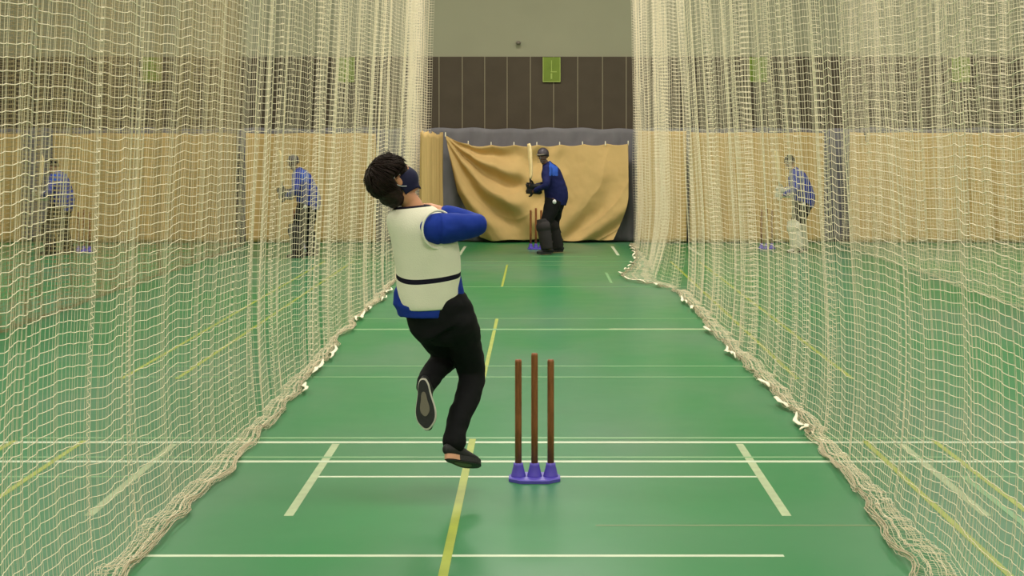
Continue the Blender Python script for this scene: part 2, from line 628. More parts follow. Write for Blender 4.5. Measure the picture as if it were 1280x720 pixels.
# ------------------------------------------------------------------ netting
def prism_grid(Pt, r, name, m, rs_, parent=None):
    """Pt: array (rows, cols, 3). Cords along the rows and along the columns as thin three-sided tubes."""
    R, K, _ = Pt.shape
    V, Q = [], []
    base = 0

    def strands(A, e1, e2, rad):
        nonlocal base
        S, N, _ = A.shape
        offs = []
        for a in (90, 210, 330):
            a = math.radians(a)
            offs.append(A + (e1 * math.cos(a) + e2 * math.sin(a)) * rad)
        vv = np.stack(offs, axis=2)            # S,N,3(corner),3
        idx = base + np.arange(S * N * 3).reshape(S, N, 3)
        a, b = idx[:, :-1, :], idx[:, 1:, :]
        q = np.stack([a, np.roll(a, -1, axis=2), np.roll(b, -1, axis=2), b], axis=-1).reshape(-1, 4)
        V.append(vv.reshape(-1, 3))
        Q.append(q)
        base += S * N * 3
    up = np.array([0, 0, 1.0])
    # row cords: frame from up and horizontal normal
    t = np.gradient(Pt, axis=1)
    t /= np.linalg.norm(t, axis=2, keepdims=True) + 1e-9
    n = np.cross(t, up)
    n /= np.linalg.norm(n, axis=2, keepdims=True) + 1e-9
    b = np.cross(n, t)
    strands(Pt, n, b, r * 1.38 * rs_[:, None, None])
    t2 = np.gradient(Pt, axis=0)
    t2 /= np.linalg.norm(t2, axis=2, keepdims=True) + 1e-9
    n2 = np.cross(t2, np.array([0, 1.0, 0.05]))
    n2 /= np.linalg.norm(n2, axis=2, keepdims=True) + 1e-9
    b2 = np.cross(n2, t2)
    sw = lambda a: np.swapaxes(a, 0, 1)
    strands(sw(Pt), sw(n2), sw(b2), r * .82 * rs_[None, :, None])
    V = np.concatenate(V)
    Q = np.concatenate(Q)
    me = bpy.data.meshes.new(name)
    me.vertices.add(len(V))
    me.vertices.foreach_set('co', V.astype(np.float32).ravel())
    me.loops.add(len(Q) * 4)
    me.loops.foreach_set('vertex_index', Q.astype(np.int32).ravel())
    me.polygons.add(len(Q))
    me.polygons.foreach_set('loop_start', np.arange(len(Q), dtype=np.int32) * 4)
    me.polygons.foreach_set('use_smooth', np.ones(len(Q), dtype=bool))
    me.update()
    me.validate()
    return link(name, me, m, parent)


def smooth_noise(n, scale, rg):
    """value noise sampled n times with given sample spacing per knot"""
    kn = rg.uniform(-1, 1, int(n / scale) + 4)
    x = np.arange(n) / scale
    i = x.astype(int)
    f = x - i
    f = f * f * (3 - 2 * f)
    return kn[i] * (1 - f) + kn[i + 1] * f


def net(name, side, X_top, X_edge, y0, y1, label, m, seed, r=.0016, top=5.4, excess=.34, theta=1.05, fn_edge=None,
        knot=2.2, cell=.05, amp=1.0, group='cream cricket nets', slant=.10, gap=(9, 34), gather=.82, loose=1.0, hem=True, foot=None, tape=(0, 99)):
    rg = np.random.default_rng(seed)
    N = 4000
    th = .17 * rg.uniform(-1, 1, N) + .13 * smooth_noise(N, 3.5, rg) + .13 * smooth_noise(N, 12, rg)
    i = 6
    while i < N - 20:                         # now and then a narrow pleat
        w_ = int(rg.integers(1, 3))
        sg = rg.choice([-1, 1])
        mag = theta * rg.uniform(.6, 1.1) * min(1.0, max(.28, (y0 + i * cell * .95 - 8) / 9))
        th[i:i + w_] += sg * mag
        th[i + w_:i + 2 * w_] -= sg * mag
        i += int(rg.integers(*gap))
    th = np.clip(th * loose, -1.42, 1.42)
    dy = np.cos(th) * cell * gather
    dx = np.sin(th) * cell
    ys = y0 + np.cumsum(dy)
    K = int(np.searchsorted(ys, y1))
    ys = ys[:K]
    xo = np.cumsum(dx)[:K]
    ker = 41
    pad = np.pad(xo, ker // 2, mode='edge')
    xo = xo - np.convolve(pad, np.ones(ker) / ker, mode='valid')[:K]
    xo = np.clip(xo, -.10, .10) * amp
    big = .06 * smooth_noise(K, 40, rg) * amp
    dip = (.010 * smooth_noise(K, 4, rg) + .006 * smooth_noise(K, 1.6, rg) + .02 * smooth_noise(K, 25, rg))
    tot = top + excess
    R = int(tot / cell)
    Pt = np.zeros((R, K, 3))
    edge = np.array([fn_edge(y) if fn_edge else X_edge for y in ys])
    wav = .035 * smooth_noise(K, 7, rg) + .03 * smooth_noise(K, 22, rg)
    hgt = .020 * np.abs(smooth_noise(K, 3, rg)) + .008
    hgt2 = .022 * np.abs(smooth_noise(K, 4, rg))
    ex_len = excess * (1 + .2 * smooth_noise(K, 16, rg))
    rowsh = [smooth_noise(K, 9, rg) for _ in range(3)]
    for j in range(R):
        L = top - j * cell                       # distance along cloth above the floor contact
        if L > 0:
            f = max(0.0, 1 - L / 1.1)
            fl = f * f
            Xb = X_top + slant * (.5 - L / top)
            xx = Xb + xo * (1 - .35 * fl) + big * (.4 + .6 * (L / top)) + .012 * rowsh[0] * math.sin(L * 1.3) + .01 * rowsh[1] * math.sin(L * 2.7 + 1)
            xx = xx + fl * .35 * (edge - Xb)
            Pt[j, :, 0] = xx
            Pt[j, :, 1] = ys + .012 * rowsh[2] * math.sin(L * 1.1)
            Pt[j, :, 2] = L + dip * min(1, L / .3) + .006
            last = xx
        else:
            q = min(-L / excess, 1.0)
            # gathered on the floor towards the lane, folding over itself
            prof = q + .30 * math.sin(q * 15.7) * (1 - q)
            Pt[j, :, 0] = last + (edge + wav - last) * np.clip(prof, 0, 1.15)
            Pt[j, :, 1] = ys + .05 * q * smooth_noise(K, 6, rg) + .02 * rg.normal(size=K) * q
            bump = hgt * math.sin(q * 3.1) + hgt2 * abs(math.sin(q * 7.0 + seed)) + .010 * rg.random(K)
            Pt[j, :, 2] = np.maximum(bump, .004) + .002
    Pt[:, :, 0] *= side
    Ls = top - np.arange(R) * cell
    o = prism_grid(Pt, r, name, m, np.where(Ls > 0, 1.0, .72))
    tag(o, label, 'net', group)
    if hem:
        E = Pt[-1]
        gh, gt = G(), G()
        pts = [Vector(E[i]) + Vector((0, 0, .004)) for i in range(0, K, 2)]
        # bunched hem: several loosely twisted cords
        for q in range(5):
            pp = []
            for i, p_ in enumerate(pts):
                a = i * (.33 + .07 * q) + q * 1.3
                pp.append(p_ + Vector((side * (-.004 + .012 * math.cos(a) + .006 * q), .012 * math.sin(a * .7), .010 + .009 * math.sin(a))))
                pp[-1].z = max(pp[-1].z, .005)
            gh.add(*loft(pp, [.0030] * len(pp), n=5, side=Vector((0, 0, 1)), round_end=False))
        gh.build('hem_cord', M['hem_dull'], o, True)
        # white tape showing in short stretches
        i = 4
        n_t = 0
        while i < len(pts) - 12:
            ln = rg.integers(5, 12)
            if rg.random() < .75 and tape[0] < pts[i].y < tape[1]:
                seg = pts[i:i + ln]
                seg = [s_ + Vector((-side * .028 + side * .009 * math.sin(.9 * kk + i), .0, .022 + .012 * math.sin(kk * .8))) for kk, s_ in enumerate(seg)]
                rr = [(.006, .018 * math.sin(math.pi * (kk + .6) / (ln + .2)) + .003) for kk in range(len(seg))]
                G().add(*loft(seg, rr, n=8, side=Vector((0, 0, 1)), round_end=False)).build('hem_tape', M['hem'], o, True)
            i += int(ln) + int(rg.integers(2, 9))
    return o


def left_edge(y):
    return np.interp(y, [5, 8.1, 9, 10.6, 12, 14.2, 17.8, 22, 26], [1.86, 1.85, 1.85, 1.86, 1.83, 1.90, 1.95, 1.95, 2.0])


def right_edge(y):
    return np.interp(y, [5, 8.1, 9, 10.8, 13.2, 16.5, 19, 22], [1.66, 1.71, 1.74, 1.80, 1.82, 1.77, 1.80, 1.80])


def far_right_edge(y):
    return np.interp(y, [21.8, 22.6, 23.6, 24.4, 26, 28, 31], [1.78, 1.62, 1.25, 1.20, 1.45, 1.62, 1.72])


net('cricket_net', -1, 1.95, 1.85, 4.6, 26.9, 'long cream cricket net hanging along the left side of the lane', M['cord'], 21,
    fn_edge=left_edge, excess=.75, slant=.25, tape=(12.5, 24))
net('cricket_net', -1, 2.12, 2.06, 27.05, 31.6, 'short far net closing the left side above and behind the narrow cream curtain', M['cord'], 22,
    slant=.12, gap=(5, 11), loose=1.4, tape=(40, 41))
net('cricket_net', 1, 1.88, 1.72, 4.6, 22.0, 'long cream cricket net hanging along the right side of the lane', M['cord'], 23, slant=.3,
    fn_edge=right_edge, excess=.85, tape=(10.5, 21))
net('cricket_net', 1, 1.84, 1.72, 22.1, 31.6, 'far right net with its foot pulled out onto the lane floor', M['cord'], 24, r=.0011,
    fn_edge=far_right_edge, gap=(6, 14), loose=1.25, excess=.7, tape=(22.3, 31))
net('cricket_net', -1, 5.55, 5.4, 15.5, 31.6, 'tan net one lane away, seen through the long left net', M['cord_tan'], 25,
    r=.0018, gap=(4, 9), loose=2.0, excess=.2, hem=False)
net('cricket_net', 1, 5.75, 5.6, 17.0, 31.6, 'pale net one lane away, seen through the long right net', M['cord'], 26,
    excess=.2, hem=False)


# ------------------------------------------------------------------ stumps
def make_stumps(loc, label):
    r = empty('cricket_stumps', loc, label, 'stumps', 'sets of stumps on purple bases')
    X, Y, Z = loc
    # octagonal base plate
    hw, hd, cut = .150, .125, .07
    out = [(-hw, -hd + cut), (-hw + cut, -hd), (hw - cut, -hd), (hw, -hd + cut), (hw, hd - cut), (hw - cut, hd), (-hw + cut, hd), (-hw, hd - cut)]
    n = len(out)
    vs = [(X + a, Y + b, .0015) for a, b in out] + [(X + a, Y + b, .018) for a, b in out] + [(X + a * .95, Y + b * .93, .023) for a, b in out]
    fs = [tuple(reversed(range(n)))] + [(i, (i + 1) % n, n + (i + 1) % n, n + i) for i in range(n)] \
        + [(n + i, n + (i + 1) % n, 2 * n + (i + 1) % n, 2 * n + i) for i in range(n)] + [tuple(2 * n + i for i in range(n))]
    mesh('base_plate', vs, fs, M['purple'], r)
    for i, dx in enumerate((-.095, 0, .095)):
        h = .705 if dx else .742
        gg = G().add(*loft([(X + dx, Y, .02), (X + dx, Y, .028), (X + dx, Y, .085), (X + dx, Y, .1)],
                           [.046, .043, .029, .028], n=24, round_end=False))
        gg.build('cup', M['purple'], r, True)
        gg = G().add(*loft([(X + dx, Y, .085), (X + dx, Y, .3), (X + dx, Y, h - .02), (X + dx, Y, h - .012), (X + dx, Y, h)],
                           [.0195, .0195, .0195, .0195, .017], n=24, round_end=False))
        o = gg.build('stump', M['wood'], r, True)
    return r


st = make_stumps((-0.018, 9.83, 0), 'wooden stumps in a purple base near the camera, right of the bowler')
for loc, lab in (((-.03, 30.3, 0), 'wooden stumps on the floor behind the central batter'),
                 ((4.15, 30.4, 0), 'wooden stumps beside the batter seen through the right net'),
                 ((-4.32, 30.4, 0), 'wooden stumps behind the batter seen through the left net'),
                 ((-8.0, 29.6, 0), 'wooden stumps beside the batter farthest to the left')):
    c = copy_tree(st)
    c.location = loc
    c['label'] = lab


# ------------------------------------------------------------------ people
def add_head(g, c, B, k=1.0):
    """B=(right, forward, up)"""
    R_, F_, U_ = B
    c = Vector(c)
    L = lambda x, y, z: c + (R_ * x + F_ * y + U_ * z) * k
    E = lambda p_, a, b, d: g.add(*ellipsoid(L(*p_), (R_ * a * k, F_ * b * k, U_ * d * k), 24, 16))
    E((0, -.012, .035), .076, .096, .083)       # skull
    E((0, .022, .0), .066, .072, .095)         # face
    E((0, .045, -.068), .045, .045, .042)      # jaw
    E((0, .068, -.092), .022, .022, .018)      # chin
    E((0, .083, .035), .050, .016, .014)       # brow
    for s_ in (-1, 1):
        E((.036 * s_, .066, -.020), .024, .022, .022)   # cheek
        E((.076 * s_, -.008, -.004), .008, .020, .032)  # ear
        E((.084 * s_, -.014, .008), .005, .016, .020)
        E((.030 * s_, .086, .014), .013, .009, .008)    # eyelid
    g.add(*loft([L(0, .092, .022), L(0, .104, .0), L(0, .112, -.020), L(0, .094, -.030)], [.008 * k, .010 * k, .014 * k, .010 * k], side=R_, n=12))
    g.add(*loft([L(-.022, .086, -.055), L(0, .096, -.053), L(.022, .086, -.055)], [.005 * k, .007 * k, .005 * k], side=U_, n=8))
    g.add(*loft([L(-.018, .085, -.064), L(0, .094, -.064), L(.018, .085, -.064)], [.005 * k, .008 * k, .005 * k], side=U_, n=8))


def add_hand(g, wrist, d, pn, curl=.9, s=1.0, thumb_side=1):
    """d: wrist to knuckles; pn: palm normal (fingers curl towards it)"""
    d = Vector(d).normalized()
    pn = Vector(pn)
    pn = (pn - d * pn.dot(d)).normalized()
    sd = d.cross(pn) * thumb_side
    w = Vector(wrist)
    g.add(*loft([w, w + d * .035 * s, w + d * .085 * s], [(.026 * s, .018 * s), (.036 * s, .016 * s), (.040 * s, .013 * s)], side=sd, n=16))
    lens = (.072, .080, .074, .058)
    for i, L in enumerate(lens):
        off = (.030 - .020 * i) * s
        p0 = w + d * (.080 - .004 * abs(i - 1)) * s + sd * off
        pts, a = [p0], .25 * curl
        cur = p0.copy()
        for q, fr_ in enumerate((.45, .32, .25)):
            dr = d * math.cos(a) + pn * math.sin(a)
            cur = cur + dr * L * fr_ * s
            pts.append(cur.copy())
            a += curl
        g.add(*loft(pts, [.0092 * s, .0088 * s, .008 * s, .007 * s], side=sd, n=10))
    p0 = w + d * .028 * s + sd * .028 * s
    pts = [p0, p0 + (sd * .8 + d * .5 + pn * .3).normalized() * .035 * s,
           p0 + (sd * .8 + d * .5 + pn * .3).normalized() * .035 * s + (sd * .3 + d * .8 + pn * .6).normalized() * .03 * s,
           p0 + (sd * .8 + d * .5 + pn * .3).normalized() * .035 * s + (sd * .3 + d * .8 + pn * .6).normalized() * .03 * s + (d * .7 + pn * .8).normalized() * .022 * s]
    g.add(*loft(pts, [.013 * s, .011 * s, .0095 * s, .008 * s], side=d, n=10))


def make_shoe(name, parent, ankle, toe_dir, up, upper, mid, heelm, out, L=.275, wdt=1.0):
    """ankle = point above the heel area at the shoe collar"""
    R_, F_, U_ = basis(toe_dir, up)
    heel = Vector(ankle) - U_ * .085 - F_ * .055
    Lc = lambda x, y, z: heel + R_ * x + F_ * y + U_ * z
    g = G()
    secs = [(0.0, .024, .030, .045), (.03, .034, .040, .048), (.07, .036, .045, .050), (.11, .036, .040, .044), (.15, .041, .032, .036), (.19, .044, .026, .030),
            (.23, .040, .022, .025), (.262, .026, .016, .020)]
    g.add(*loft([Lc(0, y, z) for y, a, b, z in secs], [(a * wdt, b) for y, a, b, z in secs], side=R_, n=18))
    g.add(*loft([Lc(0, .055, .04), Lc(0, .055, .10)], [(.036, .042), (.036, .042)], side=R_, n=16, round_end=False))
    root = fused(name, g, upper, parent, voxel=.006, smooth_it=2)

    def outline(sc):
        pts = []
        n = 40
        for k in range(n):
            t = 2 * math.pi * k / n
            y = L / 2 - L / 2 * math.cos(t)
            prof = .030 + .016 * math.sin(math.pi * min(y / L, 1)) + .010 * math.sin(2 * math.pi * (y / L - .5))
            x = math.copysign(min(1, abs(math.sin(t)) * 1.35) ** .8, math.sin(t)) * prof
            pts.append((x * sc * wdt, L / 2 + (y - L / 2) * sc))
        return pts

    def slab(sc, z0, z1, nm, mm, par, a=0, b=1):
        pts = outline(sc)
        n = len(pts)
        vs = [Lc(x, y, z0) for x, y in pts] + [Lc(x, y, z1) for x, y in pts]
        fs = [tuple(range(n)), tuple(reversed(range(n, 2 * n)))] + [(i, n + i, n + (i + 1) % n, (i + 1) % n) for i in range(n)]
        mi = [0] * len(fs)
        if isinstance(mm, list):
            mi = [0, 0] + [1 if pts[i][1] < L * .22 else 0 for i in range(n)]
        mesh(nm, vs, fs, mm, par, False, mi)
    slab(1.06, -.008, .020, 'midsole', [mid, heelm], root)
    slab(.99, -.014, -.0075, 'outsole', upper, root)
    slab(.5, -.017, -.0135, 'sole_insert', out, root)
    return root


def hair_mesh(name, c, B, parent, m, k=1.0, n_lock=520, seed=3, bulk=1.0):
    R_, F_, U_ = B
    c = Vector(c)
    rg = random.Random(seed)
    L = lambda x, y, z: c + (R_ * x + F_ * y + U_ * z) * k
    g = G()
    g.add(*ellipsoid(L(0, -.026, .042), (R_ * .097 * bulk * k, F_ * .104 * bulk * k, U_ * .099 * bulk * k), 28, 18))
    g.add(*ellipsoid(L(0, -.066, -.040), (R_ * .080 * bulk * k, F_ * .068 * k, U_ * .088 * k), 24, 16))
    g.add(*ellipsoid(L(0, .04, .092), (R_ * .070 * bulk * k, F_ * .052 * k, U_ * .034 * k), 24, 16))
    o = fused(name, g, m, parent, voxel=.008, smooth_it=3, wr=.007, wscale=28)
    off_ = root_loc(parent)
    for v in o.data.vertices:
        d_ = v.co + off_ - c
        x_, y_, z_ = d_.dot(R_), d_.dot(F_), d_.dot(U_)
        if y_ > -.035 and z_ < .035 and abs(x_) > .068:
            f_ = min(1, (y_ + .035) / .02, (.035 - z_) / .015)
            v.co += R_ * (math.copysign(.068, x_) - x_) * f_
    # locks
    gl = G()
    whorl = Vector((0, -.05, .1)).normalized()
    cc = Vector((0, -.02, .03))
    for i in range(n_lock):
        while True:
            d = Vector((rg.gauss(0, 1), rg.gauss(0, 1), rg.gauss(0, 1))).normalized()
            if d.z > -.25 and not (abs(d.x) > .6 and d.y > -.35 and d.z < .3) and not (d.y > .62 and d.z < .62) and not (d.y > .1 and d.z < -.0):
                break
        t = (d - whorl * d.dot(whorl))
        if t.length < .05:
            continue
        tg = (t - d * t.dot(d)).normalized()
        if d.y > .25 and d.z > .3:
            tg = (tg + Vector((.5, .7, -.1))).normalized()
        ln = rg.uniform(.05, .10)
        pts = []
        dd = d.copy()
        n_ = 6
        for q in range(n_):
            f = q / (n_ - 1)
            ax = Vector((.100 * bulk, .108 * bulk, .103 * bulk))
            rad = 1.0 + .05 * math.sin(f * 3) + rg.uniform(-.01, .01) + (.10 * f * f if rg.random() < .25 else 0)
            p_ = cc + Vector((dd.x * ax.x, dd.y * ax.y - .006, dd.z * ax.z + .01)) * rad
            if dd.z < -.1:
                p_.y = min(p_.y, -.02)
            pts.append(L(*p_))
            dd = (dd + tg * ln / .1 / n_).normalized()
            tg = (tg + Vector((0, 0, -.10)))
            tg = (tg - dd * tg.dot(dd)).normalized()
        w0 = rg.uniform(.005, .009)
        gl.add(*loft(pts, [(w0 * (1 - .95 * (q / (n_ - 1)) ** 2) + .0006, .0028 * (1 - .8 * q / (n_ - 1)) + .0004) for q in range(n_)],
                     side=R_, n=6, round_end=False))
    # wind-blown wisps over the forehead
    for i in range(16):
        x = rg.uniform(-.05, .05)
        pts = [L(x, .035, .115), L(x + rg.uniform(-.01, .01), .055, .135 + rg.uniform(0, .015)),
               L(x + rg.uniform(-.02, .02), .05 + rg.uniform(-.03, .02), .165 + rg.uniform(-.02, .012))]
        gl.add(*loft(pts, [.004, .0025, .0006], side=R_, n=5, round_end=False))
    lo = gl.build('hair_locks', m, o, True)
    return o


def bowler():
    Y0 = 9.3
    root = empty('person', (-.56, Y0, 0), 'bowler in a cream vest and black trousers leaping beside the near stumps', 'person')
    hb = basis((.76, .33, .54), (-.54, -.08, .82))
    hc = P(495, 226, 9.28)
    # key points
    neck0 = P(521, 268, 9.30)
    pel = P(547, 385, 9.30)
    rs, ls = P(547, 286, 9.20), P(503, 277, 9.46)      # shoulders
    re, le = P(597, 281, 9.28), P(548, 296, 9.66)      # elbows
    rw, lw = P(555, 263, 9.47), P(548, 262, 9.55)      # wrists
    hipA, kneeA, ankA = P(573, 402, 9.30), P(590, 466, 9.48), P(569, 546, 9.24)
    hipB, kneeB, ankB = P(532, 398, 9.30), P(560, 443, 9.58), P(530, 482, 9.28)
    # ---- body
    g = G()
    add_head(g, hc, hb)
    g.add(*loft([neck0, P(513, 252, 9.30), hc - hb[2] * .055 - hb[1] * .02], [.062, .054, .056], n=20))
    tp = [P(547, 400, Y0), P(542, 372, Y0), P(536, 335, Y0), P(532, 300, Y0), P(524, 275, Y0)]
    g.add(*loft(*smooth_path(tp, [(.12, .09), (.11, .085), (.115, .085), (.115, .085), (.08, .06)]), n=24))
    for a, b, c, r1, r2, r3 in ((rs, re, rw, .052, .040, .026), (ls, le, lw, .050, .038, .026)):
        g.add(*loft(*smooth_path([a, (a + b) / 2, b, (b + c) / 2, c], [r1, r1 * .95, r2, r2 * .9, r3]), n=16))
    for a, b, c in ((hipA, kneeA, ankA), (hipB, kneeB, ankB)):
        g.add(*loft(*smooth_path([a, (a + b) / 2, b, (b * .65 + c * .35), c], [.085, .072, .052, .052, .036]), n=18))
    add_hand(g, rw, P(536, 257, 9.45) - rw, (0, .3, -1), curl=.75, thumb_side=1)
    add_hand(g, lw, P(531, 259, 9.56) - lw, (.0, -.5, -.8), curl=.8, thumb_side=-1)
    # feet inside the shoes
    tA = Vector((.60, .72, -.30)).normalized()
    tB = Vector((.10, -.16, -1.0)).normalized()
    for an, sa, td, up_ in ((ankA, P(566, 555, 9.22), tA, (-.30, .10, .95)), (ankB, P(534, 487, 9.25), tB, (.15, .96, -.12))):
        r_, f_, u_ = basis(td, up_)
        hl_ = sa - u_ * .085 - f_ * .055
        g.add(*loft([an, hl_ + f_ * .055 + u_ * .06, hl_ + f_ * .12 + u_ * .040, hl_ + f_ * .20 + u_ * .030], [.034, .028, .022, .016], n=14))
    fused('body', g, M['skin'], root, voxel=.0055, smooth_it=2)
    hair_mesh('hair', hc, hb, root, M['hair'], bulk=1.16, k=1.0)
    # ---- mask: lower face shell
    R_, F_, U_ = hb
    vs, fs = [], []
    nu, nv = 24, 12
    for j in range(nv + 1):
        v = j / nv
        z = .026 - .142 * v
        for i in range(nu + 1):
            a = math.radians(-104 + 208 * i / nu)
            wx = .080 - .022 * v ** 2
            wy = .098 + .022 * math.sin(math.pi * min(v * 1.25, 1)) - .012 * v
            side_k = abs(math.sin(a))
            zz = z * (1 - .28 * side_k) - .006 * side_k
            vs.append(hc + R_ * wx * math.sin(a) + F_ * (.0 + wy * math.cos(a) + .008) + U_ * zz)
    for j in range(nv):
        for i in range(nu):
            q = j * (nu + 1) + i
            fs.append((q, q + 1, q + nu + 2, q + nu + 1))
    mk = mesh('face_mask', vs, fs, M['mask'], root, True)
    so = mk.modifiers.new('s', 'SOLIDIFY')
    so.thickness = .003
    for s_ in (-1, 1):
        LL = lambda x, y, z: hc + R_ * x * s_ + F_ * y + U_ * z
        gg = G().add(*loft(*smooth_path([LL(.077, .02, .018), LL(.086, .0, .030), LL(.089, -.022, .026), LL(.088, -.034, .0), LL(.086, -.02, -.03), LL(.076, .012, -.052)],
                                        [.0024] * 6), n=6))
        gg.build('ear_loop', M['badge'], mk, True)

    # ---- jersey: torso plus sleeves, blue
    g = G()
    rows = [(395, 499, 572), (382, 491, 580), (368, 492, 581), (352, 497, 578), (330, 500, 571), (305, 498, 566), (285, 496, 556), (272, 500, 546), (262, 506, 534)]
    pts, rad = [], []
    for y, a, b in rows:
        pts.append(P((a + b) / 2, y, Y0))
        w = (b - a) / 2 * Y0 / F
        rad.append((w, min(w * .72, .115) + (.022 if y > 378 else 0)))
    g.add(*loft(pts, rad, n=32, round_end=False))
    g.add(*loft(*smooth_path([rs + Vector((-.03, 0.02, 0)), rs + Vector((.02, 0, 0)), (rs + re) / 2, re, re + (rw - re) * .3, re + (rw - re) * .75, re + (rw - re) * .93],
                             [.080, .088, .079, .058, .055, .046, .038]), n=22))
    g.add(*loft(*smooth_path([ls, (ls + le) / 2, le, le + (lw - le) * .45, le + (lw - le) * .93], [.072, .066, .054, .046, .038]), n=20))
    g.add(*ellipsoid(rs + Vector((.012, .012, 0)), (Vector((.082, 0, 0)), Vector((0, .084, 0)), Vector((0, 0, .084)))))
    g.add(*ellipsoid(ls, (Vector((.07, 0, 0)), Vector((0, .07, 0)), Vector((0, 0, .07)))))
    fused('jersey', g, M['royal'], root, voxel=.008, smooth_it=3, wr=.006, wscale=11)
    # ---- trousers
    g = G()
    rows = [(380, 504, 581), (388, 505, 588), (398, 510, 595), (410, 520, 599)]
    pts, rad = [], []
    for y, a, b in rows:
        pts.append(P((a + b) / 2, y, Y0))
        w = (b - a) / 2 * Y0 / F
        rad.append((w, min(w * .8, .125)))
    g.add(*loft(pts, rad, n=28, round_end=False))
    g.add(*ellipsoid(P(561, 384, 9.27), (Vector((.094, 0, 0)), Vector((0, .105, 0)), Vector((0, 0, .075)))))
    g.add(*loft(*smooth_path([hipA, P(580, 430, 9.40), kneeA, P(583, 500, 9.38), P(573, 525, 9.29), P(568, 553, 9.225)],
                             [.108, .098, .080, .070, .064, .064]), n=22))
    g.add(*loft(*smooth_path([hipB, P(550, 425, 9.44), kneeB, P(550, 455, 9.48), P(538, 471, 9.35), P(532, 482, 9.275)],
                             [.108, .098, .082, .072, .062, .056]), n=22))
    g.add(*ellipsoid(P(556, 416, 9.32), (Vector((.13, 0, 0)), Vector((0, .10, 0)), Vector((0, 0, .075)))))
    fused('trousers', g, M['black'], root, voxel=.009, smooth_it=5, wr=.007, wscale=10, seed=4)
    # ---- vest
    rows = [(374, 500, 573, .140, 0), (370, 498, 574, .142, 0), (362, 496.5, 575, .140, 0), (354, 496, 575.5, .137, 0), (348, 496, 575.5, .134, 0), (343.5, 495.5, 576, .132, 2),
            (339.5, 495.5, 576.5, .127, 0), (330, 494, 576, .128, 0), (318, 492, 575, .130, 0), (305, 490, 573, .132, 0), (293, 488, 567, .132, 0), (283, 485.5, 562, .128, 0),
            (275, 483.5, 557, .118, 0), (268, 483, 551, .104, 0), (263, 486, 546, .088, 0), (259.5, 490, 540, .074, 1), (257.5, 494, 535, .064, 1), (257, 497, 531, .058, 1)]
    n = 64
    vs, fs, mi = [], [], []
    for y, a, b, dp, mm in rows:
        c = P((a + b) / 2, y, Y0)
        w = (b - a) / 2 * Y0 / F
        lo = max(0, min(1, (y - 300) / 60))
        for k in range(n):
            th = 2 * math.pi * k / n
            cx, cy = math.cos(th), math.sin(th)
            cx = math.copysign(abs(cx) ** .85, cx)
            cy = math.copysign(abs(cy) ** .85, cy)
            q = Vector((w * cx, dp * cy, 0))
            q.z = .42 * lo * q.y + (.10 * q.x if y < 300 else .04 * q.x)
            # soft folds
            if y > 270:
                q *= 1 + .016 * fbm(th * 1.6, y * .03, 2)
                q.z += .006 * math.sin(3 * th + y * .05) * lo
            vs.append(c + q)
    for i in range(len(rows) - 1):
        for k in range(n):
            k2 = (k + 1) % n
            fs.append((i * n + k, i * n + k2, (i + 1) * n + k2, (i + 1) * n + k))
            mi.append(1 if (rows[i][4] or rows[i + 1][4] == 1) and rows[i][4] != 0 else 0)
    v = mesh('vest', vs, fs, [M['vest'], M['navy']], root, True, mi)
    so = v.modifiers.new('s', 'SOLIDIFY')
    so.thickness = .012
    so.offset = -1
    ss = v.modifiers.new('ss', 'SUBSURF')
    ss.levels = ss.render_levels = 1
    # armhole welt on the right shoulder
    nn_ = Vector((.55, -.83, .05)).normalized()
    e1 = Vector((.83, .55, 0)).normalized()
    e2 = nn_.cross(e1).normalized()
    c0 = rs + Vector((.004, -.012, -.004))
    ring = [c0 + e1 * .100 * math.cos(t) + e2 * .104 * math.sin(t) for t in [2 * math.pi * k / 40 for k in range(41)]]
    G().add(*loft(ring, [(.006, .007)] * 41, side=nn_, n=8, round_end=False)).build('armhole_welt', M['vest'], v, True)
    # ---- shoes
    a = make_shoe('shoe', root, P(566, 555, 9.22), tA, (-.30, .10, .95), M['shoe_black'], M['shoe_black'], M['shoe_pink'], M['sole_grey'], L=.27)
    b = make_shoe('shoe', root, P(534, 487, 9.25), tB, (.15, .96, -.12), M['shoe_black'], M['shoe_white'], M['shoe_white'], M['sole_grey'], L=.265)
    return root


bowler()


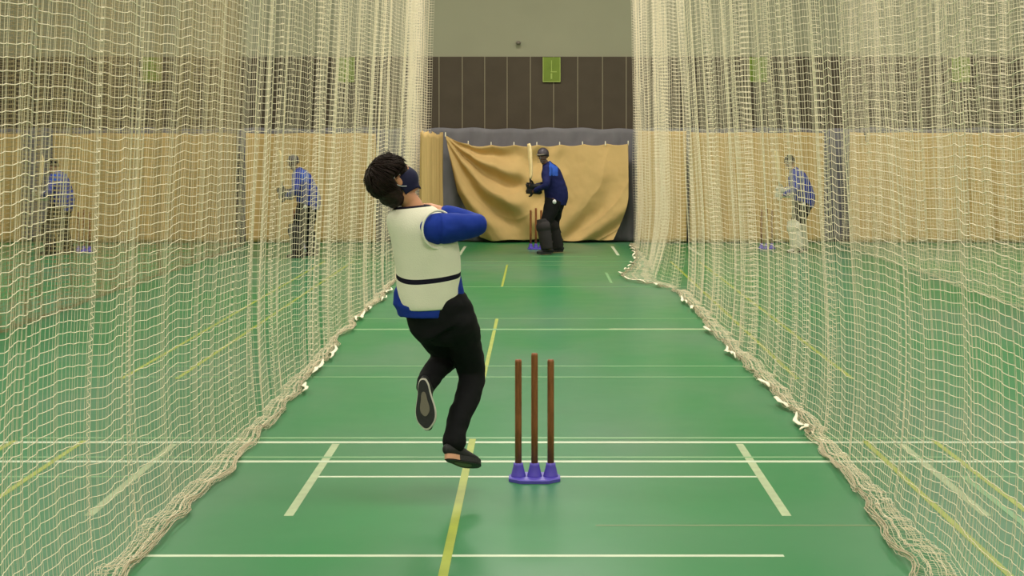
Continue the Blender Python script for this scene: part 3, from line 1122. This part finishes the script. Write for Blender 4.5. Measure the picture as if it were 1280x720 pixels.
def batter(loc, label, batlabel, m_jersey, m_sh, m_trou, m_pad, m_glove, m_skin, k=1.0, helmet=True, lean=0.0, bat=True):
    X, Y, _ = loc
    root = empty('person', (X, Y, 0), label, 'person')

    def L(x, y, z):
        return Vector((X + (x - lean * max(0, z - .9)) * k, Y + y * k, z * k))
    g = G()
    hb = basis((-.35, -.93, -.08), (-.05, 0, 1))
    hc = L(-.085, 0, 1.685)
    ls, rs = L(-.02, -.17, 1.47), L(.06, .17, 1.48)
    hands = L(-.27, -.10, 1.17)
    hands2 = L(-.28, -.08, 1.08)
    le, re = L(-.06, -.34, 1.20), L(.0, .30, 1.22)
    hl, hr = L(.06, -.10, .93), L(.10, .10, .93)
    kl, kr = L(-.08, -.20, .50), L(.07, .24, .50)
    al, ar = L(-.02, -.24, .10), L(.17, .27, .10)
    add_head(g, hc, hb, k)
    g.add(*loft([L(-.01, 0, 1.50), hc - Vector((0, 0, .06 * k))], [.062 * k, .056 * k], n=18))
    tp = [L(.08, 0, .92), L(.10, 0, 1.08), L(.07, 0, 1.25), L(.02, 0, 1.42), L(0, 0, 1.50)]
    g.add(*loft(*smooth_path(tp, [(.10, .13), (.10, .13), (.11, .145), (.10, .16), (.07, .10)]), n=22))
    for a, b, c in ((ls, le, hands2), (rs, re, hands)):
        g.add(*loft(*smooth_path([a, (a + b) / 2, b, (b + c) / 2, c], [.052, .048, .040, .036, .028]), n=14))
    for a, b, c in ((hl, kl, al), (hr, kr, ar)):
        g.add(*loft(*smooth_path([a, (a + b) / 2, b, b * .65 + c * .35, c], [.090, .076, .056, .054, .040]), n=16))
        g.add(*loft([c, c + Vector((-.06, -.01, -.03)), c + Vector((-.15, -.02, -.06))], [.038, .034, .024], n=12))
    add_hand(g, hands2, (-.8, .3, .1), (.1, 1, 0), 1.1, .80, 1)
    add_hand(g, hands, (-.8, -.2, .1), (.1, -1, 0), 1.1, .80, 1)
    fused('body', g, m_skin, root, voxel=.008, smooth_it=2)
    # jersey
    g = G()
    g.add(*loft(*smooth_path([L(.09, 0, .86), L(.11, 0, 1.02), L(.08, 0, 1.22), L(.025, 0, 1.42), L(-.02, 0, 1.535), L(-.04, 0, 1.575)],
                             [(.185, .185), (.205, .19), (.19, .20), (.165, .205), (.095, .12), (.078, .082)]), n=26, round_end=False))
    for a, b, c in ((ls, le, hands2), (rs, re, hands)):
        g.add(*loft(*smooth_path([a, (a + b) / 2, b, (b + c) / 2, b + (c - b) * .82], [.085, .074, .060, .050, .044]), n=18))
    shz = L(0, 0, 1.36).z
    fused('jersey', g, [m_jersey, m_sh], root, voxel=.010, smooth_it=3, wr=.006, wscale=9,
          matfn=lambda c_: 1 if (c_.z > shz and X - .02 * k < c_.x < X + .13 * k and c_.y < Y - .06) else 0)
    # trousers
    g = G()
    g.add(*loft([L(.08, 0, 1.0), L(.085, 0, .92), L(.07, 0, .82)], [(.175, .17), (.185, .18), (.16, .17)], n=24))
    for a, b, c in ((hl, kl, al), (hr, kr, ar)):
        g.add(*loft(*smooth_path([a, (a + b) / 2, b, b * .6 + c * .4, c + Vector((0, 0, .01))], [.150, .125, .092, .080, .070]), n=20, round_end=False))
    g.add(*ellipsoid(L(.07, 0, .90), (Vector((.175 * k, 0, 0)), Vector((0, .17 * k, 0)), Vector((0, 0, .12 * k)))))
    tr = fused('trousers', g, m_trou, root, voxel=.010, smooth_it=4, wr=.006, wscale=9)
    G().add(*ellipsoid(hl + Vector((.01, -.135, -.02)) * k, (Vector((.036, 0, 0)), Vector((0, .04, 0)), Vector((0, 0, .042))), 14, 8)).build('badge', M['badge'], tr, True)
    # pads
    for a, b in ((kl, al), (kr, ar)):
        g = G()
        ax = (a - b).normalized()
        fwd = Vector((-1, -.25, 0))
        fwd = (fwd - ax * fwd.dot(ax)).normalized()
        sd = ax.cross(fwd)
        nv_, nu_ = 16, 14
        vs, fs = [], []
        for j in range(nv_ + 1):
            v_ = j / nv_
            ctr = b + (a - b) * (v_ * 1.28 + .0)
            rr = (.108 + .016 * math.sin(v_ * 3.0) + (.018 if .68 < v_ < .86 else 0)) * k
            for i in range(nu_ + 1):
                th = math.radians(-105 + 210 * i / nu_)
                rr2 = rr * (1 + .05 * abs(math.sin(th * 4.5))) * (1 - .0 * v_)
                wd = 1.0 if v_ < .85 else 1 - (v_ - .85) * 1.6
                vs.append(ctr + fwd * rr2 * math.cos(th * wd) + sd * rr2 * math.sin(th * wd))
        for j in range(nv_):
            for i in range(nu_):
                q = j * (nu_ + 1) + i
                fs.append((q, q + 1, q + nu_ + 2, q + nu_ + 1))
        pd = mesh('leg_pad', vs, fs, m_pad, root, True)
        so = pd.modifiers.new('s', 'SOLIDIFY')
        so.thickness = .026
        so.offset = 1
        bv = pd.modifiers.new('b', 'BEVEL')
        bv.width = .006
        bv.segments = 2
        for v_ in (.25, .55, .98):
            ctr = b + (a - b) * (v_ * 1.1)
            ring = [ctr + fwd * .083 * k * math.cos(t) + sd * .083 * k * math.sin(t) for t in [math.radians(95 + 170 * q / 12) for q in range(13)]]
            G().add(*loft(ring, [(.014, .004)] * 13, side=ax, n=8, round_end=False)).build('strap', m_pad, pd, True)
    # gloves
    for w_, dr, pn in ((hands2, Vector((-.8, .3, .1)), Vector((.1, 1, 0))), (hands, Vector((-.8, -.2, .1)), Vector((.1, -1, 0)))):
        g = G()
        add_hand(g, w_ + Vector((.02, 0, 0)), dr, pn, 1.1, 1.45, 1)
        g.add(*loft([w_ + Vector((.10, 0, 0)), w_ + Vector((.03, 0, 0))], [.052, .046], n=16))
        fused('glove', g, m_glove, root, voxel=.007, smooth_it=2)
    # shoes
    for c in (al, ar):
        make_shoe('shoe', root, c + Vector((0, 0, .013)), (-1, -.25, 0), (0, 0, 1), M['shoe_black'] if m_pad is M['pad_dark'] else M['shoe_white'],
                  M['shoe_black'], M['shoe_black'], M['sole_grey'], L=.27)
    # helmet
    R_, F_, U_ = hb
    g = G()
    vs, fs = [], []
    nn, mm = 28, 12
    for j in range(mm + 1):
        ph = math.radians(3 + 97 * j / mm)
        for i in range(nn):
            th = 2 * math.pi * i / nn
            drop = -.045 * (.5 - .5 * math.sin(th)) if j == mm else 0
            vs.append(hc + (R_ * .100 * math.sin(ph) * math.cos(th) + F_ * (.122 * math.sin(ph) * math.sin(th) - .008) + U_ * (.045 + .112 * math.cos(ph) + drop)) * k)
    for j in range(mm):
        for i in range(nn):
            i2 = (i + 1) % nn
            fs.append((j * nn + i, j * nn + i2, (j + 1) * nn + i2, (j + 1) * nn + i))
    fs.append(tuple(reversed(range(nn))))
    he = mesh('helmet', vs, fs, M['helmet'] if helmet else M['black'], root, True)
    so = he.modifiers.new('s', 'SOLIDIFY')
    so.thickness = .010
    so.offset = 1
    pk = [hc + (R_ * .082 * math.sin(t) + F_ * (.095 + .065 * math.cos(t)) + U_ * (.048 - .012 * math.cos(t))) * k for t in [math.radians(-85 + 170 * q / 14) for q in range(15)]]
    pk2 = [q + U_ * .008 for q in pk]
    npk = len(pk)
    mesh('peak', pk + pk2, [tuple(reversed(range(npk))), tuple(range(npk, 2 * npk))] + [(i, (i + 1) % npk, npk + (i + 1) % npk, npk + i) for i in range(npk)], M['sole_grey'], he)
    g = G()
    for z in (.0, -.03, -.06, -.09):
        pts = [hc + (R_ * .092 * math.sin(t) + F_ * (.02 + .125 * math.cos(t)) + U_ * z) * k for t in [math.radians(-85 + 170 * q / 12) for q in range(13)]]
        g.add(*loft(pts, [.0035] * 13, side=U_, n=6, round_end=False))
    g.add(*loft([hc + F_ * .142 * k + U_ * .02, hc + F_ * .145 * k - U_ * .09], [.0035, .0035], side=R_, n=6))
    g.build('grille', M['metal'], he, True)
    # bat: a thing of its own
    if bat:
        b0 = hands2 + Vector((-.045, .02, -.07)) * k
        tip = L(-.325, .05, 1.92)
        ax = (tip - b0).normalized()
        br = empty('cricket_bat', b0, batlabel, 'bat', 'raised cricket bats')
        sd = Vector((.42, -.91, 0))
        sd = (sd - ax * sd.dot(ax)).normalized()
        nr = ax.cross(sd)
        tot = (tip - b0).length
        h = .30
        g = G().add(*loft([b0, b0 + ax * h], [.017, .016], side=sd, n=14))
        g.build('handle', M['grip'], br, True)
        pts, rad = [], []
        for t, a, b in ((0, .018, .016), (.05, .036, .018), (.10, .052, .018), (.4, .054, .024), (.75, .054, .030), (.93, .054, .022), (1, .044, .014)):
            pts.append(b0 + ax * (h - .01 + (tot - h) * t) + nr * 0)
            rad.append((a, b))
        # slight bow
        pts = [q + nr * (.02 * math.sin(math.pi * i / 6)) for i, q in enumerate(pts)]
        G().add(*loft(pts, rad, side=sd, n=20, p=3.0, round_end=False)).build('blade', M['willow'], br, True)
    return root


batter((.22, 29.1, 0), 'batter in a blue jersey and dark helmet facing the bowler in the central lane',
       'pale cricket bat held upright by the central batter', M['jersey'], M['jersey_light'], M['black'], M['pad_dark'], M['grip'], M['skin_dark'], lean=.05)
batter((-3.95, 28.3, 0), 'batter in blue with dark legs seen through the left net',
       'cricket bat held by the batter seen through the left net', M['jersey_mid'], M['jersey_light'], M['black'], M['pad_dark'], M['grip'], M['skin_dark'], k=.94, lean=.12)
batter((4.58, 29.5, 0), 'batter in blue with pale pads seen through the right net',
       'cricket bat held by the batter seen through the right net', M['jersey_mid'], M['jersey_mid'], M['black'], M['pad_white'], M['pad_white'], M['skin'], k=.93, helmet=False, lean=.1)
batter((-8.28, 28.9, 0), 'batter in blue with pale gloves standing farthest to the left',
       'cricket bat held by the batter farthest to the left', M['jersey_mid'], M['jersey_light'], M['black'], M['pad_dark'], M['pad_white'], M['skin'], k=.9, helmet=False, lean=-.02)

# ------------------------------------------------------------------ lights of the hall
for j, y in enumerate((-3.0, 3.0, 9.0, 15.0, 21.0, 27.5)):
    for i, x in enumerate((-7.6, -.1, 7.6)):
        L = bpy.data.lights.new('hall_lamp', 'AREA')
        L.shape = 'RECTANGLE'
        L.size = 3.2
        L.size_y = 1.2
        L.energy = 215 if y < 12 else 230 if y < 18 else (290 if y < 25 else 330)
        L.color = (1.0, .94, .84)
        o = bpy.data.objects.new('hall_lamp', L)
        o.location = (x, y, 7.45)
        C.objects.link(o)

w = bpy.data.worlds.new('World')
bpy.context.scene.world = w
w.use_nodes = True
w.node_tree.nodes['Background'].inputs[0].default_value = (1, .93, .8, 1)
w.node_tree.nodes['Background'].inputs[1].default_value = .0

# ------------------------------------------------------------------ camera
cam = bpy.data.cameras.new('camera')
co = bpy.data.objects.new('camera', cam)
C.objects.link(co)
co.location = (0, 0, CAMH)
co.rotation_euler = (math.pi / 2, 0, 0)
cam.sensor_width = 36
cam.lens = F / 1280 * 36
cam.shift_x = -(VPX - 640) / 1280
cam.shift_y = -(360 - HOR) / 1280
cam.clip_end = 200
bpy.context.scene.camera = co

sc = bpy.context.scene
sc.view_settings.view_transform = 'Standard'
sc.view_settings.look = 'None'
sc.view_settings.gamma = 1
sc.view_settings.use_curve_mapping = False
sc.view_settings.exposure = 0.0
sc.cycles.max_bounces = 6
sc.cycles.diffuse_bounces = 4
